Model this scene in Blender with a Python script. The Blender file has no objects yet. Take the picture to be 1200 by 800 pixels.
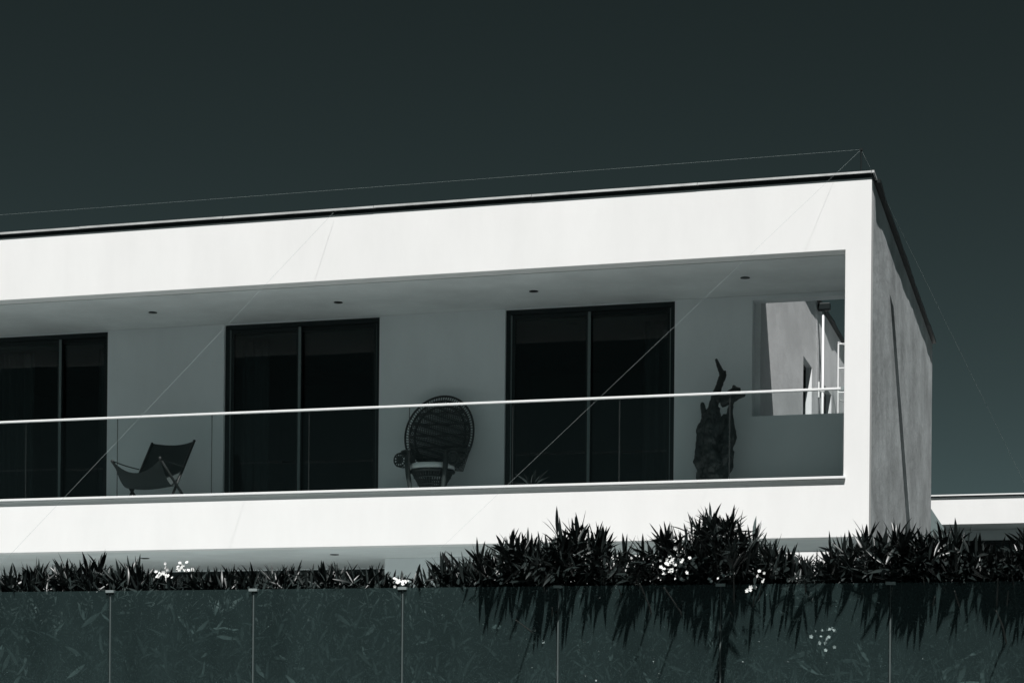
import bpy, bmesh, math, random
import numpy as np
from mathutils import Vector, Matrix, Quaternion, noise

sc = bpy.context.scene
COL = sc.collection
R = math.radians

# ------------------------------------------------------------------ camera
F_PX, YAW, PITCH, ROLL, SHIFT = 2266.615, R(-16.19303), R(0.08141), R(-0.52092), 451.909
CAM = Vector((2.25109, -22.19836, -2.91848))
fw = Vector((math.sin(YAW)*math.cos(PITCH), math.cos(YAW)*math.cos(PITCH), math.sin(PITCH)))
ri = Vector((math.cos(YAW), -math.sin(YAW), 0)); up = ri.cross(fw)
rr = ri*math.cos(ROLL) - up*math.sin(ROLL); uu = up*math.cos(ROLL) + ri*math.sin(ROLL)
cam = bpy.data.cameras.new('camera'); camo = bpy.data.objects.new('camera', cam); COL.objects.link(camo)
cam.sensor_width = 36; cam.lens = F_PX/1200*36; cam.shift_y = SHIFT/1200
cam.clip_start = 0.1; cam.clip_end = 6000
camo.matrix_world = Matrix(((rr.x, uu.x, -fw.x, CAM.x), (rr.y, uu.y, -fw.y, CAM.y), (rr.z, uu.z, -fw.z, CAM.z), (0, 0, 0, 1)))
sc.camera = camo

def onY(Y, x, y):
    """world point on the vertical plane Y seen at a place measured in the photograph"""
    d = rr*((x-600)/F_PX) + uu*((400+SHIFT-y)/F_PX) + fw
    return CAM + d*((Y-CAM.y)/d.y)

# ------------------------------------------------------------------ light
SUN = Vector((0.17, -0.55, 1.0)).normalized()
w = bpy.data.worlds.new('World'); sc.world = w; w.use_nodes = True
nt = w.node_tree; nt.nodes.clear()
sky = nt.nodes.new('ShaderNodeTexSky'); sky.sky_type = 'NISHITA'; sky.sun_disc = False
sky.sun_elevation = math.asin(SUN.z); sky.sun_rotation = math.atan2(SUN.x, SUN.y)
sky.air_density = 1.0; sky.dust_density = 0.6; sky.ozone_density = 1.0
sep = nt.nodes.new('ShaderNodeSeparateColor'); pw = nt.nodes.new('ShaderNodeMath'); pw.operation = 'POWER'; pw.inputs[1].default_value = 1.4
mul = nt.nodes.new('ShaderNodeVectorMath'); mul.operation = 'SCALE'
tint = nt.nodes.new('ShaderNodeCombineXYZ'); tint.inputs[0].default_value = .056; tint.inputs[1].default_value = .087; tint.inputs[2].default_value = .089
bg = nt.nodes.new('ShaderNodeBackground'); bg.inputs[1].default_value = 0.10
out = nt.nodes.new('ShaderNodeOutputWorld')
L = nt.links.new
L(sky.outputs[0], sep.inputs[0]); L(sep.outputs[0], pw.inputs[0]); L(tint.outputs[0], mul.inputs[0]); L(pw.outputs[0], mul.inputs['Scale'])
L(mul.outputs[0], bg.inputs[0]); L(bg.outputs[0], out.inputs[0])
sl = bpy.data.lights.new('sun', 'SUN'); sl.energy = 5.0; sl.angle = R(0.53); sl.color = (1, 0.985, 0.965)
so = bpy.data.objects.new('sun', sl); COL.objects.link(so); so.rotation_euler = (-SUN).to_track_quat('-Z', 'Y').to_euler(); so.location = (5, -30, 40)
sc.view_settings.view_transform = 'Standard'; sc.view_settings.look = 'None'
sc.view_settings.exposure = 0.39; sc.view_settings.gamma = 1.0
sc.cycles.transparent_max_bounces = 24; sc.cycles.max_bounces = 10; sc.cycles.caustics_reflective = False; sc.cycles.caustics_refractive = False

# ------------------------------------------------------------------ materials
def mat(name, col, rough=.6, metal=0., spec=.5, mottle=.0, mscale=(3, 3, 3), bump=0., bscale=(40, 40, 40), bdist=.01):
    m = bpy.data.materials.new(name); m.use_nodes = True
    n = m.node_tree.nodes; l = m.node_tree.links.new; b = n['Principled BSDF']
    b.inputs['Base Color'].default_value = (*col, 1); b.inputs['Roughness'].default_value = rough
    b.inputs['Metallic'].default_value = metal; b.inputs['Specular IOR Level'].default_value = spec
    g = n.new('ShaderNodeNewGeometry')
    if mottle:
        mp = n.new('ShaderNodeMapping'); mp.inputs['Scale'].default_value = mscale; l(g.outputs['Position'], mp.inputs[0])
        t = n.new('ShaderNodeTexNoise'); t.inputs['Scale'].default_value = 1; t.inputs['Detail'].default_value = 7; t.inputs['Roughness'].default_value = .65
        l(mp.outputs[0], t.inputs[0])
        r = n.new('ShaderNodeMapRange'); r.inputs[1].default_value = .3; r.inputs[2].default_value = .7
        r.inputs[3].default_value = 1-mottle; r.inputs[4].default_value = 1+mottle*.5
        l(t.outputs[0], r.inputs[0])
        v = n.new('ShaderNodeVectorMath'); v.operation = 'SCALE'; v.inputs[0].default_value = col; l(r.outputs[0], v.inputs['Scale'])
        l(v.outputs[0], b.inputs['Base Color'])
    if bump:
        mp = n.new('ShaderNodeMapping'); mp.inputs['Scale'].default_value = bscale; l(g.outputs['Position'], mp.inputs[0])
        t = n.new('ShaderNodeTexNoise'); t.inputs['Scale'].default_value = 1; t.inputs['Detail'].default_value = 6; t.inputs['Roughness'].default_value = .6; l(mp.outputs[0], t.inputs[0])
        bp = n.new('ShaderNodeBump'); bp.inputs['Strength'].default_value = bump; bp.inputs['Distance'].default_value = bdist
        l(t.outputs[0], bp.inputs['Height']); l(bp.outputs[0], b.inputs['Normal'])
    return m

def glass(name, tintc, refl_rough=.0, dust=0., dustc=(.1, .1, .1), ior=1.5, mottle=False):
    m = bpy.data.materials.new(name); m.use_nodes = True
    n = m.node_tree.nodes; l = m.node_tree.links.new; n.remove(n['Principled BSDF']); o = n['Material Output']
    tr = n.new('ShaderNodeBsdfTransparent'); tr.inputs[0].default_value = (*tintc, 1)
    gl = n.new('ShaderNodeBsdfGlossy'); gl.inputs['Roughness'].default_value = refl_rough; gl.inputs[0].default_value = (1, 1, 1, 1)
    base = tr.outputs[0]
    if dust:
        df = n.new('ShaderNodeBsdfDiffuse'); df.inputs[0].default_value = (*dustc, 1)
        mx = n.new('ShaderNodeMixShader'); mx.inputs[0].default_value = dust; l(tr.outputs[0], mx.inputs[1]); l(df.outputs[0], mx.inputs[2]); base = mx.outputs[0]
        if mottle:
            g = n.new('ShaderNodeNewGeometry'); mp = n.new('ShaderNodeMapping'); mp.inputs['Scale'].default_value = (2.5, 2.5, .7); l(g.outputs['Position'], mp.inputs[0])
            t = n.new('ShaderNodeTexNoise'); t.inputs['Scale'].default_value = 1.2; t.inputs['Detail'].default_value = 5; l(mp.outputs[0], t.inputs[0])
            r = n.new('ShaderNodeMapRange'); r.inputs[1].default_value = .3; r.inputs[2].default_value = .7; r.inputs[3].default_value = dust*.8; r.inputs[4].default_value = dust*1.2
            l(t.outputs[0], r.inputs[0]); l(r.outputs[0], mx.inputs[0])
    fr = n.new('ShaderNodeFresnel'); 
    gb = n.new('ShaderNodeNewGeometry'); mr = n.new('ShaderNodeMapRange'); mr.inputs[3].default_value = ior; mr.inputs[4].default_value = 1/ior   # same reflectance from both sides of a thin pane
    l(gb.outputs['Backfacing'], mr.inputs[0]); l(mr.outputs[0], fr.inputs[0])
    m2 = n.new('ShaderNodeMixShader'); l(fr.outputs[0], m2.inputs[0]); l(base, m2.inputs[1]); l(gl.outputs[0], m2.inputs[2])
    l(m2.outputs[0], o.inputs[0]); return m

M = {}
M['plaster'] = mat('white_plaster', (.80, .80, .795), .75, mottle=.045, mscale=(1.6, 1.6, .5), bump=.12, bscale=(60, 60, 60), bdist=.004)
M['side_plaster'] = mat('shade_toned_plaster', (.50, .53, .54), .8, mottle=.42, mscale=(2, .9, 1.5), bump=.6, bscale=(9, 5, 7), bdist=.012)  # white render darkened to carry the end wall's shade; the mottle is wear
M['court'] = mat('courtyard_plaster', (.76, .78, .79), .8, mottle=.22, mscale=(1, .6, 1.0), bump=.3, bscale=(4, 2.6, 6), bdist=.012)
M['soffit'] = mat('soffit_plaster', (.72, .755, .755), .8, mottle=.16, mscale=(.9, 1.0, 1), bump=.1, bscale=(30, 30, 30), bdist=.004)
M['inner'] = mat('balcony_plaster', (.76, .80, .81), .8, mottle=.07, mscale=(1.2, 1.2, .5), bump=.12, bscale=(50, 50, 50), bdist=.004)
M['lip'] = mat('coping_metal', (.66, .67, .67), .45, .3, mottle=.35, mscale=(3, 8, 8))
M['dark'] = mat('charcoal_metal', (.009, .014, .0145), .5, 0, .2)
M['frame'] = mat('door_frame_metal', (.012, .019, .0195), .45, 0, .25)
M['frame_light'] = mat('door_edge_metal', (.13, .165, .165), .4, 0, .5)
M['white_metal'] = mat('white_metal', (.78, .79, .79), .35)
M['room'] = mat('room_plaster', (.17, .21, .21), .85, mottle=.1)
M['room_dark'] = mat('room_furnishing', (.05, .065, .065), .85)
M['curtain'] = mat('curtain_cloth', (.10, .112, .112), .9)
M['door_glass'] = glass('door_glass', (.58, .63, .63), ior=1.35)
M['rail_glass'] = glass('clear_glass', (.95, .965, .963), ior=1.3)
M['edge_glass'] = mat('glass_edge', (.008, .013, .013), .5)
M['fence_glass'] = glass('dusty_glass', (.84, .88, .88), .12, .13, (.075, .12, .12), ior=1.22, mottle=True)
M['post'] = mat('fence_metal', (.32, .37, .37), .45, .4)
M['strip'] = mat('joint_gasket', (.07, .09, .09), .6)
M['paving'] = mat('terrace_paving', (.38, .42, .42), .85, mottle=.2, mscale=(1, 1, 1))
M['street'] = mat('street_asphalt', (.040, .05, .05), .9, mottle=.2, mscale=(2, 2, 2), bump=.3, bscale=(60, 60, 60))
M['land'] = mat('dry_ground', (.038, .050, .050), .95, mottle=.3, mscale=(.05, .05, .05))
M['lawn'] = mat('lawn_grass', (.014, .020, .019), .95, mottle=.3, mscale=(3, 3, 3), bump=.6, bscale=(40, 40, 40), bdist=.02)
M['soil'] = mat('soil', (.02, .024, .023), .95, mottle=.3, bump=.6, bscale=(20, 20, 20), bdist=.03)
M['leaf'] = mat('leaf', (.014, .020, .0195), .38, 0, .38, mottle=.45, mscale=(9, 9, 9))
M['leaf2'] = mat('pale_leaf', (.075, .098, .096), .75, 0, .1, mottle=.4, mscale=(9, 9, 9))
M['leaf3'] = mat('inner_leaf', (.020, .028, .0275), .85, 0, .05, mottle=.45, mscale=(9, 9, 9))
M['stem'] = mat('stem_bark', (.025, .03, .028), .8)
M['petal'] = mat('petal', (.70, .71, .70), .6)
M['wire'] = mat('wire_steel', (.30, .35, .35), .5, .2)
M['canvas'] = mat('black_canvas', (.018, .027, .027), .8, bump=.2, bscale=(300, 300, 300), bdist=.001)
M['wood'] = mat('black_wood', (.010, .013, .013), .5)
M['cane'] = mat('dark_cane', (.022, .031, .030), .55, mottle=.4, mscale=(50, 50, 50))
M['cane_dark'] = mat('black_cane', (.012, .017, .017), .55)
M['cushion'] = mat('pale_cushion', (.80, .84, .84), .9, bump=.2, bscale=(120, 120, 120), bdist=.002)
M['drift'] = mat('driftwood', (.018, .025, .0245), .42, mottle=.8, mscale=(7, 7, 3), bump=.8, bscale=(30, 30, 7), bdist=.02)
M['floor'] = mat('balcony_tiles', (.15, .18, .183), .6)
M['clay'] = mat('dark_pot', (.03, .04, .04), .6)
M['lens'] = mat('lamp_recess', (.006, .01, .01), .4)

# ------------------------------------------------------------------ helpers
class MB:
    def __init__(s): s.v = []; s.f = []
    def poly(s, pts):
        k = len(s.v); s.v += [tuple(p) for p in pts]; s.f.append(tuple(range(k, k+len(pts)))); return s
    def box(s, x0, x1, y0, y1, z0, z1):
        k = len(s.v)
        s.v += [(x0, y0, z0), (x1, y0, z0), (x1, y1, z0), (x0, y1, z0), (x0, y0, z1), (x1, y0, z1), (x1, y1, z1), (x0, y1, z1)]
        s.f += [tuple(k+i for i in q) for q in ((0, 3, 2, 1), (4, 5, 6, 7), (0, 1, 5, 4), (1, 2, 6, 5), (2, 3, 7, 6), (3, 0, 4, 7))]
        return s
    def prism(s, pts, y0, y1):          # outline in X,Z pushed along Y
        k = len(s.v); n = len(pts)
        s.v += [(x, y0, z) for x, z in pts] + [(x, y1, z) for x, z in pts]
        s.f.append(tuple(k+i for i in range(n))); s.f.append(tuple(k+n+i for i in reversed(range(n))))
        for i in range(n): j = (i+1) % n; s.f.append((k+i, k+n+i, k+n+j, k+j))
        return s
    def tube(s, path, rad, n=8, cap=True):
        path = [Vector(p) for p in path]; k0 = len(s.v)
        if not hasattr(rad, '__len__'): rad = [rad]*len(path)
        ref = None
        for i, p in enumerate(path):
            t = (path[min(i+1, len(path)-1)] - path[max(i-1, 0)]).normalized()
            if ref is None: ref = t.orthogonal().normalized()
            ref = (ref - t*ref.dot(t)).normalized(); b = t.cross(ref)
            for j in range(n):
                a = 2*math.pi*j/n; q = p + (ref*math.cos(a)+b*math.sin(a))*rad[i]; s.v.append(tuple(q))
        for i in range(len(path)-1):
            for j in range(n):
                a = k0+i*n+j; b_ = k0+i*n+(j+1) % n; s.f.append((a, b_, b_+n, a+n))
        if cap:
            s.f.append(tuple(k0+j for j in reversed(range(n)))); e = k0+(len(path)-1)*n; s.f.append(tuple(e+j for j in range(n)))
        return s
    def lathe(s, prof, n=20, c=(0, 0)):
        k0 = len(s.v)
        for r, z in prof:
            for j in range(n):
                a = 2*math.pi*j/n; s.v.append((c[0]+r*math.cos(a), c[1]+r*math.sin(a), z))
        for i in range(len(prof)-1):
            for j in range(n):
                a = k0+i*n+j; b = k0+i*n+(j+1) % n; s.f.append((a, b, b+n, a+n))
        s.f.append(tuple(k0+j for j in reversed(range(n)))); e = k0+(len(prof)-1)*n; s.f.append(tuple(e+j for j in range(n)))
        return s
    def mesh(s, name):
        m = bpy.data.meshes.new(name); m.from_pydata(s.v, [], s.f); m.update(); return m
    def build(s, name, mt, parent=None, smooth=False, bevel=0):
        m = s.mesh(name); m.materials.append(mt)
        if smooth:
            for p in m.polygons: p.use_smooth = True
        o = bpy.data.objects.new(name, m); COL.objects.link(o)
        if parent: o.parent = parent; o.matrix_parent_inverse = Matrix.Translation(-parent_loc(parent))
        if bevel:
            b = o.modifiers.new('bevel', 'BEVEL'); b.width = bevel; b.segments = 2; b.limit_method = 'ANGLE'
        return o

def parent_loc(p):
    # a part is built in world coordinates and stands at the origin; only a root Empty has a place of its own
    return Vector((0, 0, 0)) if p.parent else Vector(p.location)

def tag(o, label=None, cat=None, group=None, kind=None):
    if label: o['label'] = label
    if cat: o['category'] = cat
    if group: o['group'] = group
    if kind: o['kind'] = kind
    return o

def empty(name, loc, label, cat, group=None):
    o = bpy.data.objects.new(name, None); o.location = loc; o.empty_display_size = .2; COL.objects.link(o)
    return tag(o, label, cat, group)

def link(name, mesh, parent=None, loc=None, mw=None):
    o = bpy.data.objects.new(name, mesh); COL.objects.link(o)
    if parent: o.parent = parent; o.matrix_parent_inverse = Matrix.Translation(-parent_loc(parent))
    if mw is not None: o.matrix_basis = mw
    elif loc is not None: o.location = loc
    return o

def wall_x(mb, x0, x1, y0, y1, z0, z1, holes):      # wall along X, holes (xa, xb, za, zb)
    x = x0
    for a, b, c, d in sorted(holes):
        if a > x: mb.box(x, a, y0, y1, z0, z1)
        if c > z0: mb.box(a, b, y0, y1, z0, c)
        if d < z1: mb.box(a, b, y0, y1, d, z1)
        x = b
    if x < x1: mb.box(x, x1, y0, y1, z0, z1)
    return mb

# ------------------------------------------------------------------ levels
LEFT = -20.0
ZR, ZW, ZC, ZF, ZB = 3.455, 3.388, 2.582, -0.03, -0.689
JX = -0.293                 # inner face of the end wall
DB = 2.04                   # back wall of the balcony
FWX = -1.61                 # courtyard wall face
ZT, ZG, ZS = -3.3, -4.5, -2.78

# ------------------------------------------------------------------ setting
def sheet(name, x0, x1, y0, y1, z, m):
    return tag(MB().poly([(x0, y0, z), (x1, y0, z), (x1, y1, z), (x0, y1, z)]).build(name, m), kind='structure')
sheet('ground', -2500, 2500, -2500, 2500, ZG-.01, M['land'])
sheet('street', -300, 300, -40, -9.3, ZG, M['street'])
lawn = MB().box(-60, 40, -6.6, 60, ZG-.2, ZT-.03).build('lawn', M['lawn']); tag(lawn, kind='structure')
ter = MB().box(-30, .4, -3.4, 15.5, ZG-.1, ZT).build('terrace', M['paving']); tag(ter, kind='structure')
FA = Vector((-4.99079, -8.55258)); FT = 0.0238384; FD = Vector((math.cos(FT), math.sin(FT)))
ZFT = -1.8588
def fp(s, off=0): q = FA + FD*s + Vector((-FD.y, FD.x))*off; return q
def fbox(mb, s0, s1, o0, o1, z0, z1):
    k = len(mb.v); c = [fp(s0, o0), fp(s1, o0), fp(s1, o1), fp(s0, o1)]
    mb.v += [(q.x, q.y, z0) for q in c] + [(q.x, q.y, z1) for q in c]
    mb.f += [tuple(k+i for i in q) for q in ((0, 3, 2, 1), (4, 5, 6, 7), (0, 1, 5, 4), (1, 2, 6, 5), (2, 3, 7, 6), (3, 0, 4, 7))]
    return mb
S0, S1 = -1.2*8, 1.2*11
soil = fbox(MB(), S0, S1, .16, 1.9, ZG-.1, ZS).build('planting_bed', M['soil']); tag(soil, kind='structure')
gw = fbox(MB(), S0, S1, -.16, .155, ZG-.1, -2.76).build('retaining_wall', M['plaster'])
tag(gw, 'white retaining wall at the street carrying the glass fence', 'wall')

# ------------------------------------------------------------------ main house
house = empty('modern_house', (-6, 4, ZT), 'white flat roofed modern house with a long recessed balcony', 'house')
def hp(mb, name, m, parent=None, **k): return mb.build(name, M[m], parent or house, **k)
# front frame: fascia, end column and balcony edge in one sheet of render
fr = [(LEFT, ZB), (0, ZB), (0, ZW), (LEFT, ZW), (LEFT, ZC), (JX, ZC), (JX, -.024), (LEFT, -.024)]
hp(MB().prism(fr, 0, .22), 'facade_frame', 'plaster', bevel=.006)
# end wall with its slanting slot
sw = MB(); y0, y1, zb, zt = .22, 9.78, ZB, ZW
TL, TR, BL, BR = (2.30, 2.572), (2.83, 2.522), (5.70, -.56), (6.42, -.56)
def q4(x, *p): sw.poly([(x, a, b) for a, b in p])
q4(0, (y0, zb), BL, TL, (y0, zt)); q4(0, (y0, zb), (y1, zb), BR, BL); q4(0, (y1, zb), (y1, zt), TR, BR); q4(0, (y0, zt), TL, TR, (y1, zt))
for a, b in ((TL, BL), (BL, BR), (BR, TR), (TR, TL)): sw.poly([(0, *a), (-.24, *a), (-.24, *b), (0, *b)])
q4(JX, (y0, zb), (y0, zt), (y1, zt), (y1, zb))
sw.poly([(0, y1, zb), (JX, y1, zb), (JX, y1, zt), (0, y1, zt)])
sw.poly([(0, y0, zt), (0, y1, zt), (JX, y1, zt), (JX, y0, zt)])
sw.poly([(0, y0, zb), (JX, y0, zb), (JX, y1, zb), (0, y1, zb)])
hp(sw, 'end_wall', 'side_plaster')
hp(MB().poly([(-.235, *p) for p in (BL, BR, TR, TL)]).poly([(-.25, *p) for p in (TL, TR, BR, BL)]), 'slot_shade_panel', 'frame')  # dark panel closing the slot, the recess shade put into its colour
# slabs
hp(MB().box(LEFT, JX, .24, DB+.22, ZC, ZW-.03), 'balcony_ceiling', 'soffit')
hp(MB().box(LEFT, JX, .22, .24, ZC+.03, ZW-.03), 'drip_groove', 'dark')
hp(MB().box(LEFT, FWX-.3, DB+.22, 14, 2.62, ZW-.03), 'roof_slab', 'soffit')
hp(MB().box(LEFT, JX, .222, 9.78, ZB, ZF), 'floor_slab', 'soffit')
hp(MB().box(LEFT, JX, .222, DB, ZF, ZF+.006), 'balcony_floor', 'floor')
# roof edge
lip = MB(); x = LEFT; rnd = random.Random(4)
while x < .03:
    x2 = min(x+2.0, .035); lip.box(x, x2-.006, -.036-rnd.random()*.003, .30, ZR-.024+rnd.random()*.003, ZR+rnd.random()*.003); x = x2
hp(lip, 'roof_coping', 'lip')
hp(MB().box(LEFT, .012, -.013, .28, ZW, ZR-.026), 'coping_fascia', 'dark')
def wavy_coping(name, xw, y0, y1, zt, inner, seed, amp=.016, base=.056):
    mb = MB(); n = 60; P = []
    for i in range(n+1):
        y = y0+(y1-y0)*i/n; P.append((xw+base+amp*noise.noise(Vector((y*.9, seed, 0)))+.35*amp*noise.noise(Vector((y*3.1, seed, 5))), y))
    k = 0
    for (xo, y) in P: mb.v += [(xo, y, zt-.045), (xo, y, zt), (inner, y, zt), (inner, y, zt-.045)]
    for i in range(n):
        a = i*4; b = a+4
        for j in range(4): mb.f.append((a+j, b+j, b+(j+1) % 4, a+(j+1) % 4))
    mb.f += [(3, 2, 1, 0), (n*4, n*4+1, n*4+2, n*4+3)]
    return mb
hp(wavy_coping('side', 0, .302, 9.82, ZR-.004, -.33, 1.3), 'side_coping', 'dark')
hp(MB().box(JX, -.002, .3, 9.78, ZW, ZR-.052), 'side_fascia', 'dark')
# balcony back wall and doors
doors = [(-12.95, -11.48, -10.69), (-8.93, -7.861, -6.675), (-4.93, -3.829, -2.675)]
hp(wall_x(MB(), LEFT, -1.68, DB, DB+.22, ZF+.006, ZC-.002, [(a, c, ZF+.006, 2.572) for a, b, c in doors]), 'back_wall', 'inner')
hp(MB().box(-1.68, JX, DB+.002, DB+.17, ZF+.006, 1.062), 'courtyard_parapet', 'inner')
hp(MB().box(-1.68, JX, DB+.004, DB+.218, 2.525, ZC-.002), 'lintel', 'inner')
for a, b, c in doors:
    d = MB(); t = .06; y0, y1 = DB+.05, DB+.19; zt = 2.572
    d.box(a, a+t, y0, y1, ZF+.006, zt); d.box(c-t, c, y0, y1, ZF+.006, zt); d.box(a+t, c-t, y0, y1, zt-t, zt); d.box(a+t, c-t, y0, y1, ZF+.006, ZF+.05)
    do = hp(d, 'sliding_door', 'frame')
    for (u, v, dy) in ((a+t, b+.03, .075), (b-.03, c-t, .125)):
        s = MB(); st = .055; ya, yb = DB+dy, DB+dy+.04; z0, z1 = ZF+.052, zt-t-.003
        u += .004; v -= .004
        s.box(u, u+st, ya, yb, z0, z1); s.box(v-st, v, ya, yb, z0, z1); s.box(u+st, v-st, ya, yb, z1-st, z1); s.box(u+st, v-st, ya, yb, z0, z0+st)
        hp(s, 'sash', 'frame', do)
        hp(MB().box(u+st, v-st, ya+.012, ya+.03, z0+st, z1-st), 'pane', 'door_glass', do)
    hp(MB().box(b-.004, b+.034, DB+.066, DB+.0745, ZF+.055, zt-t-.004), 'meeting_edge', 'frame_light', do)
    hp(MB().box(c-t-.024, c-t-.002, DB+.108, DB+.124, ZF+.055, zt-t-.004), 'sash_edge', 'frame_light', do)
    hp(MB().box(a+t+.002, a+t+.016, DB+.060, DB+.0745, ZF+.055, zt-t-.004), 'sash_edge', 'frame_light', do)
# rooms behind the doors
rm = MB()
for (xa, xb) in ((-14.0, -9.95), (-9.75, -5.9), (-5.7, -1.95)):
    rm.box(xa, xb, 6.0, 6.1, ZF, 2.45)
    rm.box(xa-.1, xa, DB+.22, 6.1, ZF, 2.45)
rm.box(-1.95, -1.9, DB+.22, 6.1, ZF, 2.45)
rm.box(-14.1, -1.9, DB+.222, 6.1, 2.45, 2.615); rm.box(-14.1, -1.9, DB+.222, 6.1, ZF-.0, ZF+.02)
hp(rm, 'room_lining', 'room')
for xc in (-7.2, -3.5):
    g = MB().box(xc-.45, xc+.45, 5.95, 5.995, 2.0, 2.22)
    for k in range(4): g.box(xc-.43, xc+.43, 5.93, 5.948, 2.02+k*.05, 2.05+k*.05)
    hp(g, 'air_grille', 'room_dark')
for x0_, x1_ in ((-12.7, -12.0), (-11.0, -10.8), (-8.8, -8.4), (-6.9, -6.74), (-3.15, -2.75)):
    n = int((x1_-x0_)/.02); cu = MB()
    for i in range(n):
        xa, xb = x0_+i*.02, x0_+(i+1)*.02; ya = DB+.33+.03*math.sin(i*1.1); yb = DB+.33+.03*math.sin((i+1)*1.1)
        cu.poly([(xa, ya, ZF+.05), (xb, yb, ZF+.05), (xb, yb, 2.4), (xa, ya, 2.4)])
    hp(cu, 'curtain', 'curtain')
# courtyard wall with two tall windows
wins = [(6.28, 7.24), (8.74, 9.68)]
fwm = MB(); y = DB+.221
for a, b in wins:
    fwm.box(FWX-.3, FWX, y, a, ZF, 3.74); fwm.box(FWX-.3, FWX, a, b, 2.62, 3.74); fwm.box(FWX-.3, FWX, a, b, ZF, .1); y = b
fwm.box(FWX-.3, FWX, y, 14, ZF, 3.74)
hp(fwm, 'courtyard_wall', 'court')
hp(wavy_coping('court', FWX, DB+.23, 14, 3.79, FWX-.33, 7.7, .018, .056), 'courtyard_coping', 'dark')
for a, b in wins:
    f = MB(); xa, xb = FWX-.15, FWX-.09
    f.box(xa, xb, a, a+.05, .1, 2.62); f.box(xa, xb, b-.05, b, .1, 2.62); f.box(xa, xb, a+.05, b-.05, 2.57, 2.62); f.box(xa, xb, a+.05, b-.05, .1, .15)
    wo = hp(f, 'window', 'frame')
    hp(MB().box(FWX-.13, FWX-.11, a+.05, b-.05, .15, 2.57), 'pane', 'door_glass', wo)
    hp(MB().box(FWX-.9, FWX-.88, a-.2, b+.2, 0, 2.6), 'blind', 'room_dark', wo)
# downpipe and hopper on the courtyard wall
pd = MB().tube([(FWX+.09, 7.83, .0), (FWX+.09, 7.83, 3.60)], .017, 12)
dpo = hp(pd, 'downpipe', 'white_metal', smooth=True)
hp(MB().box(FWX+.01, FWX+.2, 7.77, 7.89, 3.60, 3.72), 'hopper', 'dark', dpo, bevel=.02)
for z in (.9, 2.35): hp(MB().box(FWX+.06, FWX+.122, 7.81, 7.85, z, z+.03), 'pipe_bracket', 'white_metal', dpo)
# floor of the courtyard
hp(MB().box(FWX, JX, DB+.172, 14, ZF-.02, ZF+.004), 'courtyard_floor', 'floor')
# recessed downlights
def downlight(x, y, z):
    o = hp(MB().lathe([(.058, z-.006), (.058, z-.001)], 20, (x, y)), 'downlight', 'dark')
    hp(MB().lathe([(.045, z-.009), (.045, z-.0065)], 16, (x, y)), 'lens', 'lens', o)
for x, y in ((-9.54, 1.12), (-6.915, 1.14), (-4.294, 1.14), (-1.615, 1.06), (-12.16, 1.1)): downlight(x, y, ZC)
for x, y in ((-9.56, 1.0), (-6.86, .95), (-4.2, .95)): downlight(x, y, ZB)
# ground floor under the balcony
gl_ = MB(); wall_x(gl_, LEFT, -6.42, 2.95, 3.15, ZT, ZB-.002, [(-12.6, -6.5, ZT, ZB-.015)])
gl_.box(-6.42, -6.2, 1.62, 3.15, ZT, ZB-.002); gl_.box(-6.2, JX, 1.60, 1.82, ZT, ZB-.002); gl_.box(JX-.2, JX, 1.82, 9.6, ZT, ZB-.002)
hp(gl_, 'ground_floor_wall', 'inner')
gd = MB(); t = .07
for x in (-12.6, -10.7, -8.8, -6.57): gd.box(x, x+t, 3.0, 3.1, ZT, ZB-.016)
gd.box(-12.53, -6.57, 3.002, 3.098, ZB-.08, ZB-.018)
go = hp(gd, 'garden_door', 'frame')
for a, b in ((-12.53, -10.7), (-10.63, -8.8), (-8.73, -6.57)): hp(MB().box(a, b, 3.04, 3.06, ZT, ZB-.08), 'pane', 'door_glass', go)
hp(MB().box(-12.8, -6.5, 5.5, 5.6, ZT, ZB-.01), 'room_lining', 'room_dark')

# ------------------------------------------------------------------ balcony balustrade
bal = empty('glass_balustrade', (-5.5, 0, 0), 'frameless clear glass balustrade with slim white handrail along the balcony', 'railing')
MB().box(LEFT, -.268, -.040, .05, -.022, .006).build('base_channel', M['white_metal'], bal, bevel=.003)
hr = MB().box(LEFT, JX+.0, -.018, .030, .992, 1.018).build('handrail', M['white_metal'], bal, bevel=.004)
MB().box(JX-.035, JX, -.021, .033, .984, 1.026).build('rail_bracket', M['post'], hr)
xe = [JX-.004-1.3085*i for i in range(12)]
for i in range(11):
    a, b = xe[i+1]+.007, xe[i]-.007
    MB().box(a, b, .004, .016, .006, .987).build('glass_panel', M['rail_glass'], bal)
    if i: MB().box(xe[i]-.0035, xe[i]+.0035, .006, .014, .006, .987).build('joint_seal', M['edge_glass'], bal)

# ------------------------------------------------------------------ mast and wires
mast = MB().tube([(-.15, .25, ZR-.06), (-.15, .25, 3.80)], .011, 8)
mo = mast.build('roof_mast', M['dark']); tag(mo, 'thin black mast standing at the roof corner with taut wires', 'mast')
MB().box(-.168, -.132, .235, .265, 3.775, 3.80).build('wire_clamp', M['dark'], mo)
MB().box(-.19, -.11, .21, .29, ZR-.02, ZR+.012).build('foot_plate', M['dark'], mo)
top = Vector((-.15, .25, 3.787))
def wire(p, q, sag, label, r=.00075):
    p, q = Vector(p), Vector(q); pts = [p.lerp(q, i/14)-Vector((0, 0, sag*4*(i/14)*(1-i/14))) for i in range(15)]
    tag(MB().tube(pts, r, 6).build('taut_wire', M['wire']), label, 'wire', 'taut wires round the house')
wire(top, (LEFT, .25, 3.787), .02, 'taut wire running level just above the roof edge')
wire(top, onY(15.9, 1213, 591), .0, 'taut wire falling from the mast to the right across the sky', .0019)
wire(top, onY(-5.0, 318, 830), .0, 'long diagonal wire falling left from the mast across the right glass door')
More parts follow.
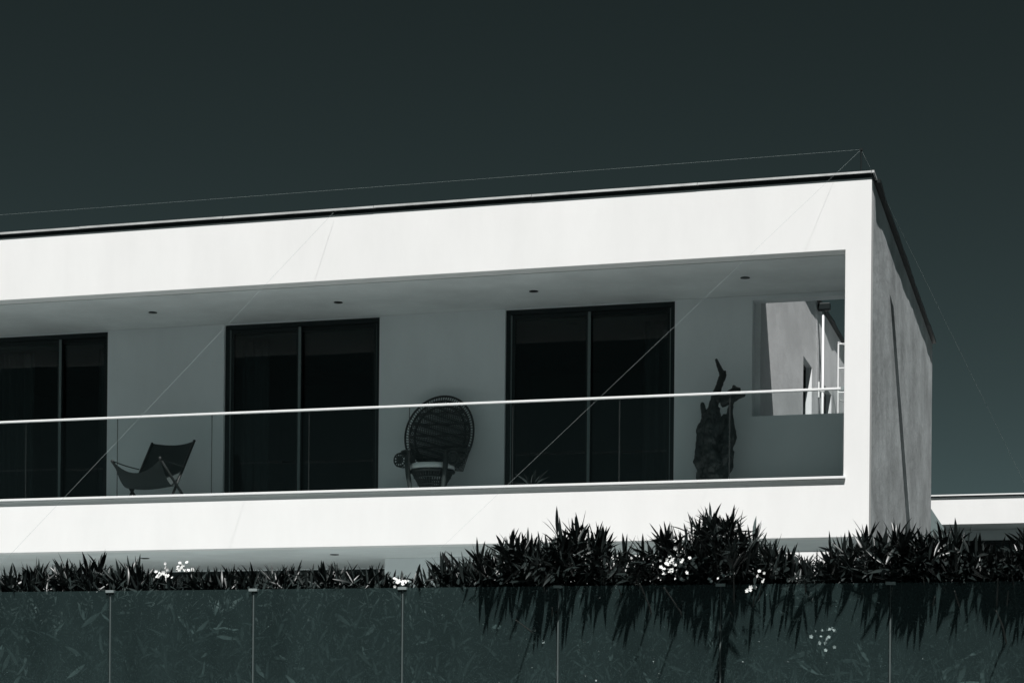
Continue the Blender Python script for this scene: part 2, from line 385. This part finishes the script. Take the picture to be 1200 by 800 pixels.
wire(onY(-.05, 391, 249), onY(-4.5, -155, 826), .0, 'diagonal wire across the balcony wall above the canvas chair', .001)

# ------------------------------------------------------------------ ladder and lamp in the courtyard
lad = empty('roof_ladder', (-.95, 8.6, ZF), 'white metal ladder with hooped top seen behind the white end column', 'ladder')
lx0, lx1, ly = FWX+.13, FWX+.58, 9.5
for x in (lx0, lx1): MB().tube([(x, ly, ZF), (x, ly, 3.42)], .014, 8).build('ladder_rail', M['white_metal'], lad)
for x in (lx0+.13, lx1+.13): MB().tube([(x, ly+.75, ZF), (x, ly+.75, 3.5)], .014, 8).build('cage_bar', M['white_metal'], lad)
for k in range(9): MB().tube([(lx0, ly, .25+k*.395), (lx1, ly, .25+k*.395)], .011, 6).build('rung', M['white_metal'], lad)
for k in range(4):
    z = .65+k*.93; MB().tube([(lx0, ly, z), (lx0+.13, ly+.75, z+.04), (lx1+.13, ly+.75, z+.04), (lx1, ly, z)], .012, 6).build('cage_hoop', M['white_metal'], lad)
lamp = empty('wall_lamp', (FWX, 8.03, 2.3), 'small white wall lamp fixed beside the courtyard downpipe', 'lamp')
MB().box(FWX+.002, FWX+.03, 8.0, 8.06, 2.30, 2.54).build('back_plate', M['white_metal'], lamp)
MB().tube([(FWX+.06, 8.03, 2.2), (FWX+.06, 8.03, 2.32), (FWX+.06, 8.03, 2.5)], [.015, .03, .018], 10).build('lamp_shade', M['white_metal'], lamp)

# ------------------------------------------------------------------ neighbouring house
nb = empty('neighbouring_house', (4, 20, ZT), 'low white neighbouring house seen past the end wall', 'house')
def np_(mb, name, m, parent=None, **k): return mb.build(name, M[m], parent or nb, **k)
np_(MB().box(-1.4, 14, 16, 16.25, 1.13, 1.655), 'parapet_band', 'plaster')
np_(MB().box(-1.4, 14, 15.96, 16.2, 1.675, 1.70), 'roof_coping', 'white_metal')
np_(MB().box(-1.4, 14, 15.99, 16.2, 1.655, 1.675), 'coping_joint', 'dark')
np_(MB().box(-1.4, 14, 16.25, 24, 1.13, 1.6), 'roof_slab', 'soffit')
np_(wall_x(MB(), -1.4, 14, 17.2, 17.45, ZT, 1.128, [(-.4, 1.17, ZT, .93)]), 'wall', 'inner')
wd = MB().box(-.4, -.32, 17.25, 17.4, ZT, .93).box(1.09, 1.17, 17.25, 17.4, ZT, .93).box(-.32, 1.09, 17.252, 17.398, .85, .928).box(.36, .43, 17.25, 17.4, ZT, .85)
wo = np_(wd, 'window', 'frame')
np_(MB().box(-.32, .36, 17.31, 17.33, ZT, .85), 'pane', 'door_glass', wo); np_(MB().box(.43, 1.09, 17.31, 17.33, ZT, .85), 'pane', 'door_glass', wo)
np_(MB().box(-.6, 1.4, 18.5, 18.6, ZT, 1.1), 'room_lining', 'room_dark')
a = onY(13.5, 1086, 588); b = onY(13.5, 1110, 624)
np_(MB().prism([(a.x-.6, b.z-2), (b.x+.9, b.z-2), (b.x, b.z), (a.x, a.z), (a.x-.6, a.z+.5)], 13.5, 13.65), 'shadow_fin', 'frame_light')  # made-up sloped fin standing in for a shadow triangle at the band

# a sunlit garden wall between bed and house, glimpsed through the leaves
a = onY(-1.0, 800, 651); b = onY(-1.0, 1000, 647)
tag(MB().box(-4.1, -.3, -1.2, -1.0, ZT, a.z).build('garden_wall', M['plaster']), 'low white garden wall glimpsed through the shrubs below the balcony', 'wall')

# ------------------------------------------------------------------ glass fence
fen = empty('glass_fence', (fp(2.5).x, fp(2.5).y, -2.76), 'tall dusty dark glass fence panels in front of the shrubs', 'fence')
fbox(MB(), S0, S1, -.03, .04, -2.758, -2.68).build('base_rail', M['post'], fen)
for i in range(-8, 11):
    s0, s1 = i*1.2, (i+1)*1.2
    fbox(MB(), s0+.009, s1-.009, -.008, .006, -2.70, ZFT).build('glass_panel', M['fence_glass'], fen)
    po = fbox(MB(), s0-.005, s0+.005, -.002, .018, -2.68, ZFT-.01).build('joint_strip', M['strip'], fen)
    fbox(MB(), s0-.034, s0+.034, -.018, .016, ZFT-.014, ZFT+.006).build('clip', M['post'], fen)

# ------------------------------------------------------------------ leaves
def leaf_mesh(name, m, bend, wid, n=5, fold=.35):
    mb = MB(); prof = [.18, .72, 1.0, .92, .6]
    pts = []
    for i in range(n):
        t = i/n; z = -bend*t*t; hw = wid*prof[i]
        mb.v += [(-hw, t, z+fold*hw), (0, t, z), (hw, t, z+fold*hw)]
    mb.v.append((0, 1, -bend))
    for i in range(n-1):
        a = i*3; mb.f += [(a, a+1, a+4, a+3), (a+1, a+2, a+5, a+4)]
    a = (n-1)*3; k = n*3; mb.f += [(a, a+1, k), (a+1, a+2, k)]
    me = mb.mesh(name); me.materials.append(M[m])
    for p in me.polygons: p.use_smooth = True
    return me, np.array(mb.v), mb.f
LV = [leaf_mesh('leaf', 'leaf', .10, .062), leaf_mesh('leaf', 'leaf', .24, .07), leaf_mesh('leaf', 'leaf', -.06, .055), leaf_mesh('leaf', 'leaf2', .15, .065), leaf_mesh('leaf', 'leaf2', .10, .098, fold=.12), leaf_mesh('leaf', 'leaf3', .14, .07)]

def frame(d, roll):
    d = d.normalized(); s = d.cross(Vector((0, 0, 1)))
    if s.length < .05: s = Vector((1, 0, 0))
    s.normalize(); n = s.cross(d); q = Quaternion(d, roll); s = q @ s; n = q @ n
    return s, d, n

def flower_cluster(par, c, wx, wz, n, rnd):
    mb = MB()
    for _ in range(int(n*1.4)):
        p = c + Vector((rnd.gauss(0, wx), rnd.gauss(0, .03), rnd.gauss(0, wz)))
        nrm = Vector((rnd.gauss(.1, .5), -1, rnd.gauss(.5, .5))).normalized(); s = nrm.orthogonal().normalized(); t = nrm.cross(s); r = rnd.uniform(.009, .016); a0 = rnd.random()*6
        for k in range(5):
            a = a0+k*2*math.pi/5; d = s*math.cos(a)+t*math.sin(a); e = nrm.cross(d)
            mb.poly([p, p+d*r*.55-e*r*.42+nrm*r*.12, p+d*r*1.05-e*r*.25+nrm*r*.2, p+d*r*1.05+e*r*.25+nrm*r*.2, p+d*r*.55+e*r*.42+nrm*r*.12])
    o = mb.build('flower_cluster', M['petal'], par); o['kind'] = 'stuff'; return o

def shrub(px, topy, hw, seed, label, over=.0, dens=1.0, nleaf=45):
    rnd = random.Random(seed); Yc = -8.0
    c = onY(Yc, px, topy); H = c.z; X = c.x; W = hw/155.
    root = empty('oleander_shrub', (X, Yc, ZS), label, 'shrub', 'shrubs along the glass fence')
    stems = MB(); leaves = []
    ns = max(10, int(17*W/.28*dens))
    for i in range(ns):
        u = (i+.5)/ns*2-1; u += rnd.uniform(-.12, .12)
        bx = X+u*W*.45; by = Yc+rnd.uniform(-.22, .25)
        top_h = H-.10 - (abs(u)**2.2)*(H+1.86+.10)*.75 - rnd.random()*.12
        fy = rnd.uniform(-.34, .30) - over*rnd.random()
        p0 = Vector((bx, by, ZS-.02)); p2 = Vector((X+u*W+rnd.gauss(0, .05), Yc+fy, top_h)); p1 = p0.lerp(p2, .5)+Vector((-u*W*.1, -fy*.3, .18))
        if i % 3 == 0 and over: p2 += Vector((0, -.20*over/.3, -.05)); 
        path = [p0*(1-t)**2+p1*2*t*(1-t)+p2*t*t for t in (0, .25, .5, .75, 1)]
        stems.tube(path, [.011, .010, .008, .006, .004], 5)
        nl = int(46*dens)
        for k in range(nl):
            t = 1-(k/nl)**1.25*.85
            p = p0*(1-t)**2+p1*2*t*(1-t)+p2*t*t
            ax = ((p1-p0)*(1-t)+(p2-p1)*t).normalized()
            a = k*2.4+rnd.random()*.8
            o1 = ax.orthogonal().normalized(); o2 = ax.cross(o1)
            spread = .35+1.1*(1-t)/.85+rnd.gauss(0, .22)
            if k < 6: spread = rnd.uniform(.1, .6)
            d = ax*math.cos(spread)+(o1*math.cos(a)+o2*math.sin(a))*math.sin(spread)
            if over and p.y < Yc-.25 and rnd.random() < .35: d = (d+Vector((0, -.35, -.5))).normalized()
            ln = rnd.uniform(.13, .23)*(1 if t > .3 else .9)
            leaves.append((p, d, ln, rnd.uniform(-.7, .7), 3 if rnd.random() < .02 else rnd.randrange(3)))
    stems.build('stem', M['stem'], root)
    for _ in range(int(1500*dens*hw/45)):
        u = rnd.uniform(-1, 1); v = rnd.random()**.95
        hz = H-.07 - (abs(u)**2.2)*(H+1.86)*.7
        z = (ZFT-.85)*(1-v)+(hz-.08)*v
        p = Vector((X+u*W*1.25, Yc+rnd.uniform(-.48, .25)-over*.5*rnd.random()*v, z))
        el = rnd.gauss(.75, .45); az = rnd.uniform(0, 6.283)
        d = Vector((math.cos(az)*math.cos(el)+u*.25, math.sin(az)*math.cos(el)-.15, math.sin(el)))
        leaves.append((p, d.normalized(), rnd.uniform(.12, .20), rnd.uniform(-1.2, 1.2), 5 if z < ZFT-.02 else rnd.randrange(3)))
    fy0 = FA.y+FT*(X-FA.x)
    for _ in range(max(3, int((13 if px < 700 else 7)*hw/45))):          # sprays pressed up behind the glass
        c0 = Vector((X+rnd.uniform(-1, 1)*W, 0, ZFT-.16-rnd.random()**1.2*.75)); c0.y = FA.y+FT*(c0.x-FA.x)+rnd.uniform(.05, .22)
        lean = rnd.gauss(0, .45); dim = rnd.random()
        for q in range(rnd.randrange(4, 9)):
            b = lean+rnd.gauss(0, .55); d2 = Vector((math.sin(b), rnd.uniform(-.1, .5), math.cos(b)*rnd.choice((1, 1, 1, 1, -.5)))).normalized()
            p = c0+Vector((rnd.gauss(0, .03), 0, rnd.gauss(0, .06)))
            s_, d_, n_ = frame(d2, 0)
            rl0 = math.atan2(n_.dot(d2.cross(Vector((0, -1, .35)))), s_.dot(d2.cross(Vector((0, -1, .35)))))
            leaves.append((p, d2, rnd.uniform(.12, .21), rl0+rnd.gauss(0, .55), 4 if rnd.random() > dim*.75 else 5))
    for _ in range(int(max(0, over-.12)*190*hw/45)):     # leaves leaning out over the top edge
        p = Vector((X+W*rnd.choice((-.6, -.1, .5))+rnd.gauss(0, .06), fy0+rnd.uniform(-.10, .1), ZFT+rnd.uniform(.02, .20)))
        d = Vector((rnd.gauss(-.05, .28), -1, rnd.gauss(.0, .3))).normalized()
        leaves.append((p, d, rnd.uniform(.13, .25), rnd.uniform(-.9, .9), rnd.randrange(3)))
    # keep clear of the glass: anything below the fence top stays behind it
    good = []
    for p, d, ln, rl, vi in leaves:
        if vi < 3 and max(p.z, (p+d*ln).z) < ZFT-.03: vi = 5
        tip = p+d*ln; low = min(p.z, tip.z)
        fy_ = FA.y+FT*(p.x-FA.x)
        if low < ZFT+.01 and min(p.y, tip.y) < fy_+.03:
            d = Vector((d.x, abs(d.y), d.z)); tip = p+d*ln
            if p.y < fy_+.03 or tip.y < fy_+.03: continue
        good.append((p, d, ln, rl, vi, tip.z*1.0-tip.y*.5))
    good.sort(key=lambda q: -q[5])
    sc_ = [q for q in good]
    for p, d, ln, rl, vi, _ in sc_[:nleaf]:
        s, dd, n = frame(d, rl)
        mw = Matrix(((s.x*ln, dd.x*ln, n.x*ln, p.x), (s.y*ln, dd.y*ln, n.y*ln, p.y), (s.z*ln, dd.z*ln, n.z*ln, p.z), (0, 0, 0, 1)))
        link('leaf', LV[vi][0], root, mw=mw)
    V = []; Fc = []; MI = []; k = 0
    for p, d, ln, rl, vi, _ in sc_[nleaf:]:
        s, dd, n = frame(d, rl); B = np.array([s, dd, n])*ln
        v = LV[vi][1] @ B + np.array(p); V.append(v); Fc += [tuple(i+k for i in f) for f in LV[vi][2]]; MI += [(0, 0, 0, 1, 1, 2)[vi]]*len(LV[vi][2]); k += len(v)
    me = bpy.data.meshes.new('foliage'); me.from_pydata(np.concatenate(V).tolist(), [], Fc); me.materials.append(M['leaf']); me.materials.append(M['leaf2']); me.materials.append(M['leaf3'])
    me.polygons.foreach_set('material_index', MI); me.polygons.foreach_set('use_smooth', [True]*len(Fc)); me.update()
    fo = link('foliage', me, root); fo['kind'] = 'stuff'
    return root, rnd

SH = [(-25, 664, 50, 0, 1.2), (40, 662, 48, .08, 1.3), (106, 655, 42, .08, 1.2), (155, 660, 42, .1, 1.3), (212, 671, 44, .05, 1.2), (270, 667, 42, .05, 1.3),
      (330, 664, 46, .0, 1.3), (392, 662, 42, .05, 1.2), (440, 664, 38, .05, 1.3), (484, 676, 26, .05, 1.0), (522, 657, 34, .1, 1.0), (566, 645, 40, .12, 1.1),
      (622, 626, 50, .3, 1.2), (690, 614, 52, .34, 1.25), (744, 655, 28, .15, 1.0), (800, 620, 46, .34, 1.2), (850, 598, 50, .36, 1.3), (905, 636, 42, .22, 1.1),
      (952, 648, 32, .15, 1.0), (1008, 625, 46, .2, 1.2), (1060, 618, 46, .30, 1.2), (1110, 619, 44, .30, 1.2), (1162, 640, 44, .30, 1.1), (1214, 618, 44, .30, 1.2)]
LBL = ['low dark shrub cut by the left edge of the photo', 'low dark shrub second from the left edge of the photo', 'dark shrub with two tall spiky tips just left of the first fence clip', 'low dark shrub just right of the first fence clip',
       'low shrub with a bright double head of white flowers', 'low dark shrub just left of the second fence clip', 'low dark shrub just right of the second fence clip', 'low shrub midway between the second and third fence clips',
       'low shrub just left of the third fence clip', 'short shrub with white flowers at the third fence clip', 'dark shrub before the pale ground floor wall just right of the third fence clip', 'shrub with a white flower head at the foot of the left mound',
       'left half of the big bushy mound below the right glass door', 'taller right half of the big bushy mound below the right glass door', 'short shrub in the gap between the two tall bushy mounds', 'tall shrub with the largest white flower head',
       'tallest spiky shrub of the whole row, below the dark sculpture', 'shrub sloping down on the right of the tallest shrub', 'short shrub in the dip left of the house corner', 'bushy shrub right below the white house corner',
       'dense shrub in front of the grey end wall', 'tall shrub hiding the rear end of the grey end wall', 'dense shrub in front of the neighbouring house window', 'dense shrub cut by the right edge of the photo']
for i, ((px, ty, hw, ov, de), lb) in enumerate(zip(SH, LBL)):
    r_, rnd = shrub(px, ty, hw, 100+i, lb, ov, de)
    FL = {4: [((192, 673), .055, .022, 12, -8.35), (((210, 664)), .045, .025, 12, -8.35)], 9: [((468, 680), .035, .02, 9, -8.45)], 11: [((583, 677), .025, .035, 8, -8.5)], 12: [((622, 745), .05, .07, 10, -8.36)],
          15: [((790, 660), .05, .05, 42, -8.6), ((800, 645), .02, .02, 5, -8.5)], 16: [((838, 678), .03, .02, 4, -8.6), ((880, 690), .02, .015, 3, -8.6)], 18: [((965, 742), .05, .05, 12, -8.36)], 17: [((895, 672), .03, .02, 4, -8.6)]}.get(i, [])
    for (q, wx, wz, n, Y) in FL: flower_cluster(r_, onY(Y, *q), wx, wz, n, rnd)

# ------------------------------------------------------------------ canvas sling chair
def local(root, mb, name, m, smooth=False, parent=None, bevel=0):
    me = mb.mesh(name); me.materials.append(M[m])
    if smooth:
        for p in me.polygons: p.use_smooth = True
    o = bpy.data.objects.new(name, me); COL.objects.link(o); o.parent = parent or root
    if bevel: bv = o.modifiers.new('bevel', 'BEVEL'); bv.width = bevel; bv.segments = 2
    return o
ch = empty('sling_chair', Vector((onY(1.12, 183, 575).x, 1.12, ZF+.006)), 'black canvas sling chair with crossed wooden legs and strap arms', 'chair')
ch.rotation_euler = (0, 0, R(-9))
# local: +Y backwards, X across; front corner, crossing legs
hwid = .36
def PX(u, z, s): return (s*hwid, -u, z)
for s in (-1, 1):
    local(ch, MB().tube([PX(.41, .545, s), PX(-.27, 0, s)], .017, 10), 'leg', 'wood', True)
    local(ch, MB().tube([(s*(hwid-.035), .36, .895), (s*(hwid-.035), -.20, 0)], .017, 10), 'back_post', 'wood', True)
    a = [Vector((s*hwid, -.41, .562)).lerp(Vector((s*(hwid-.02), .10, .525)), t)-Vector((0, 0, .008*math.sin(t*math.pi))) for t in [i/10 for i in range(11)]]
    st = MB()
    for i in range(10):
        p, q = a[i], a[i+1]; st.poly([p+Vector((-.02, 0, 0)), p+Vector((.02, 0, 0)), q+Vector((.02, 0, 0)), q+Vector((-.02, 0, 0))])
    st.tube(a, .008, 6)
    local(ch, st, 'arm_strap', 'canvas', True)
for s in (-1, 1): local(ch, MB().tube([(s*hwid, -.44, .572), (s*hwid, -.405, .54)], .02, 8), 'corner_knob', 'wood', True)
def cloth(fn, nu, nv):
    mb = MB(); P = [[Vector(fn(i/nu, j/nv)) for j in range(nv+1)] for i in range(nu+1)]
    for off in (0, 1):
        for i in range(nu+1):
            for j in range(nv+1): q = P[i][j]; mb.v.append((q.x, q.y+.006*off, q.z-.004*off))
    n = (nu+1)*(nv+1); I = lambda i, j, o: o*n+i*(nv+1)+j
    for i in range(nu):
        for j in range(nv):
            mb.f.append((I(i, j, 0), I(i, j+1, 0), I(i+1, j+1, 0), I(i+1, j, 0))); mb.f.append((I(i, j, 1), I(i+1, j, 1), I(i+1, j+1, 1), I(i, j+1, 1)))
    return mb
ch.scale = (1.05,)*3
def seatfn(u, v):
    x = (v*2-1)*(hwid-.01); s = 1-(v*2-1)**2
    y = -.41+u*.435; z = .55*(1-u)**2+2*u*(1-u)*.09+u*u*.36 - .01*s*math.sin(math.pi*min(1, u*1.0))-.15*s*(1-u)**2
    return (x, y, z)
local(ch, cloth(seatfn, 14, 12), 'seat', 'canvas', True)
def backfn(u, v):
    x = (v*2-1)*(hwid-.035); s = 1-(v*2-1)**2; z = .34+u*.55
    y = .013+.344*u + .05*s + .02*s*u; return (x, y, z-.03*s*u**3)
local(ch, cloth(backfn, 12, 12), 'backrest', 'canvas', True)

# ------------------------------------------------------------------ peacock chair
pk = empty('peacock_chair', Vector((onY(1.5, 506.5, 568).x, 1.5, ZF+.006)), 'dark wicker peacock chair with tall round fan back and pale cushion', 'chair')
pk.rotation_euler = (0, 0, R(-2))
pk.scale = (1.09, 1.09, 1.07)
CZ, RX, RZ = .885, .435, .49           # fan centre and half axes
def fan(a, k=1.0, dy=0):
    x = RX*k*math.sin(a); z = CZ+RZ*k*math.cos(a)
    return Vector((x, .22+.16*(z-.5)+.10*(x/RX)**2*-.6+dy, z))
def arc(k, dy, a0=2.55, n=60): return [fan(-a0+2*a0*i/n, k, dy) for i in range(n+1)]
local(pk, MB().tube(arc(1.0, 0), .013, 8), 'outer_rim', 'cane_dark', True)
local(pk, MB().tube(arc(.88, -.004), .012, 8), 'inner_rim', 'cane_dark', True)
local(pk, MB().tube(arc(.74, -.006), .014, 8), 'panel_rim', 'cane_dark', True)
bd = MB()
for i in range(70):
    a = -2.5+5.0*i/69; bd.tube([fan(a, .875), fan(a+.02, 1.0)], .0055, 5)
local(pk, bd, 'rim_beads', 'cane')
cn = MB(); nb_ = 56
for i in range(nb_):
    a = -2.3+4.6*i/(nb_-1); e = fan(a, .88); b = Vector((.17*math.sin(a*.6), .20, .42))
    mid = b.lerp(e, .5)+Vector((0, .02, 0)); cn.tube([b, mid, e], .0058, 4)
for i in range(58):                    # woven field
    z = .45+i*.0148; half = RX*.87*math.sqrt(max(0, 1-((z-CZ)/(RZ*.87))**2)) if z > .62 else .17+.2*(z-.45)
    pts = [Vector((half*(t*2-1), .22+.16*(z-.5)-.06*(half*(t*2-1)/RX)**2+.006*math.sin(t*34+i*math.pi), z+.007*math.sin(t*17+i))) for t in [k/16 for k in range(17)]]
    cn.tube(pts, .0064, 4)
local(pk, cn, 'woven_fan', 'cane')
for z in (.60, .74, .88, 1.02, 1.16):
    half = RX*.9*math.sqrt(max(.05, 1-((z-CZ)/(RZ*.9))**2)) if z > .66 else .27
    pts = [Vector((half*(t*2-1), .205+.16*(z-.5)-.06*(half*(t*2-1)/RX)**2, z)) for t in [k/12 for k in range(13)]]
    local(pk, MB().tube(pts, .012, 6), 'back_band', 'cane_dark', True)
sk = MB(); 
for i in range(44):
    a = 2*math.pi*i/44; c_, s_ = math.cos(a), math.sin(a)
    sk.tube([(c_*.25, s_*.23, .40), (c_*.17, s_*.16, .26), (c_*.12, s_*.11, .17), (c_*.19, s_*.18, .0)], .008, 5)
for z, r in ((.40, .26), (.33, .215), (.25, .168), (.17, .125), (.02, .19)): sk.tube([(math.cos(2*math.pi*i/24)*r, math.sin(2*math.pi*i/24)*r*.92, z) for i in range(25)], .012, 6)
local(pk, sk, 'base', 'cane')
local(pk, MB().lathe([(.265, .385), (.275, .40), (.265, .415)], 28), 'seat', 'cane_dark', True)
local(pk, MB().lathe([(.22, .416), (.258, .43), (.265, .465), (.245, .492), (.10, .505)], 28), 'cushion', 'cushion', True)
for s in (-1, 1):
    local(pk, MB().tube([(s*.235, -.17, .62), (s*.245, -.20, .52), (s*.23, -.20, .35), (s*.205, -.19, .17), (s*.20, -.20, 0)], [.030, .034, .030, .026, .024], 10), 'front_leg', 'cane', True)
    ar = [Vector((s*.235, -.17, .62)), Vector((s*.33, -.08, .64)), Vector((s*.40, .05, .66)), Vector((s*.40, .19, .70))]
    am = MB().tube(ar, [.026, .028, .026, .02], 8)
    # open lattice roll hanging on the outside of the arm
    for i in range(12):
        a = i*math.pi*2/12
        am.tube([(s*(.335+.075*math.cos(a)), -.20, .53+.085*math.sin(a)), (s*(.345+.06*math.cos(a+.5)), .02, .54+.08*math.sin(a+.5))], .008, 5)
        am.tube([(s*.335, -.203, .53), (s*(.335+.075*math.cos(a)), -.203, .53+.085*math.sin(a))], .007, 5)
    for rr_ in (.04, .08): am.tube([(s*(.335+rr_*.9*math.cos(q*math.pi/10)), -.205, .53+rr_*math.sin(q*math.pi/10)) for q in range(21)], .009, 6)
    local(pk, am, 'arm', 'cane')
    sp = MB()
    for i in range(7): t = i/6; sp.tube([(s*(.25+.06*t), .1+.1*t, .42), (s*(.31+.10*t), .2, .70+.02*t)], .006, 5)
    local(pk, sp, 'side_canes', 'cane_dark')

# ------------------------------------------------------------------ driftwood sculpture
dw = MB(); B = Vector((onY(1.65, 838, 558).x, 1.65, ZF+.01))
def strand(pts, rad, n=10): dw.tube([B+Vector(p)*1.03 for p in pts], rad, n)
strand([(-.12, 0, 0), (-.14, .02, .25), (-.16, -.02, .45), (-.17, .02, .65), (-.15, 0, .85), (-.13, 0, 1.0), (-.165, 0, 1.17)], [.09, .085, .10, .085, .075, .05, .012])
strand([(.08, 0, 0), (.05, -.03, .2), (.10, .03, .4), (.13, 0, .58), (.14, .02, .78), (.17, .02, .95), (.165, .02, 1.05), (.19, .02, 1.18)], [.11, .10, .11, .10, .075, .045, .04, .03])
strand([(-.03, -.05, 0), (-.08, -.06, .22), (0, -.06, .42), (-.06, -.05, .62), (-.04, -.03, .82), (-.06, 0, 1.02), (-.01, 0, 1.18), (.0, 0, 1.24)], [.12, .10, .12, .10, .11, .085, .06, .05])
strand([(.12, -.04, .1), (.02, -.08, .3), (-.1, -.07, .5), (-.04, -.07, .72), (.06, -.04, .90), (.12, 0, 1.02)], [.07, .08, .07, .08, .065, .03])
strand([(0, .05, 0), (.02, .06, .3), (-.03, .06, .6), (-.05, .05, .9), (-.02, .02, 1.12)], [.14, .13, .14, .12, .07])
TRUNK, dw = dw, MB()
strand([(-.03, 0, 1.14), (.0, 0, 1.27), (.045, .0, 1.38), (.075, 0, 1.50), (.06, 0, 1.56), (.03, 0, 1.61), (-.005, 0, 1.70)], [.06, .046, .042, .040, .034, .026, .018])
strand([(.06, 0, 1.42), (.11, 0, 1.50), (.10, 0, 1.555)], [.034, .026, .018])
strand([(.02, 0, 1.20), (.12, 0, 1.245), (.20, 0, 1.285), (.235, 0, 1.32), (.30, .0, 1.31)], [.05, .04, .046, .048, .026])
strand([(.06, 0, 1.16), (.18, 0, 1.20), (.27, 0, 1.235), (.36, 0, 1.25)], [.06, .055, .04, .02])
strand([(.21, 0, 1.29), (.225, 0, 1.37)], [.026, .018])
strand([(.19, 0, .62), (.22, 0, .74), (.20, 0, .9), (.17, 0, 1.1)], [.03, .045, .035, .03])
def gnarled(mb, name, amount, size, vox, par=None):
    me = mb.mesh(name); me.materials.append(M['drift'])
    o = bpy.data.objects.new(name, me); COL.objects.link(o); o.parent = par
    m_ = o.modifiers.new('remesh', 'REMESH'); m_.mode = 'VOXEL'; m_.voxel_size = vox; m_.use_smooth_shade = True
    tx = bpy.data.textures.new('gnarl', 'CLOUDS'); tx.noise_scale = size; tx.noise_depth = 4
    m_ = o.modifiers.new('gnarl', 'DISPLACE'); m_.texture = tx; m_.strength = amount; m_.mid_level = .5; m_.texture_coords = 'GLOBAL'
    m_ = o.modifiers.new('smooth', 'SMOOTH'); m_.iterations = 1
    return o
do = gnarled(TRUNK, 'driftwood_sculpture', .075, .10, .009)
tag(do, 'tall gnarled black driftwood sculpture with a forked branch on the balcony', 'sculpture')
gnarled(dw, 'branch', .022, .05, .007, do)

# ------------------------------------------------------------------ spiky plant in a low pot behind the balcony edge
pp = empty('potted_plant', Vector((onY(.7, 624, 566).x, .7, ZF-.06)), 'low spiky potted plant peeping over the balcony edge beside the right glass door', 'plant')
pot = local(pp, MB().lathe([(.10, 0), (.13, .02), (.15, .13), (.16, .14), (.14, .14), (.13, .12)], 18), 'pot', 'clay', True)
rnd = random.Random(9); lm = leaf_mesh('leaf', 'leaf', .25, .075)[0]
for i in range(16):
    a = i*2.4; el = rnd.uniform(.5, 1.35); ln = rnd.uniform(.22, .36)
    s, d, n = frame(Vector((math.cos(a)*math.cos(el), math.sin(a)*math.cos(el), math.sin(el))), 0)
    o = bpy.data.objects.new('leaf', lm); COL.objects.link(o); o.parent = pp
    o.matrix_basis = Matrix(((s.x*ln, d.x*ln, n.x*ln, 0), (s.y*ln, d.y*ln, n.y*ln, 0), (s.z*ln, d.z*ln, n.z*ln, .12), (0, 0, 0, 1)))
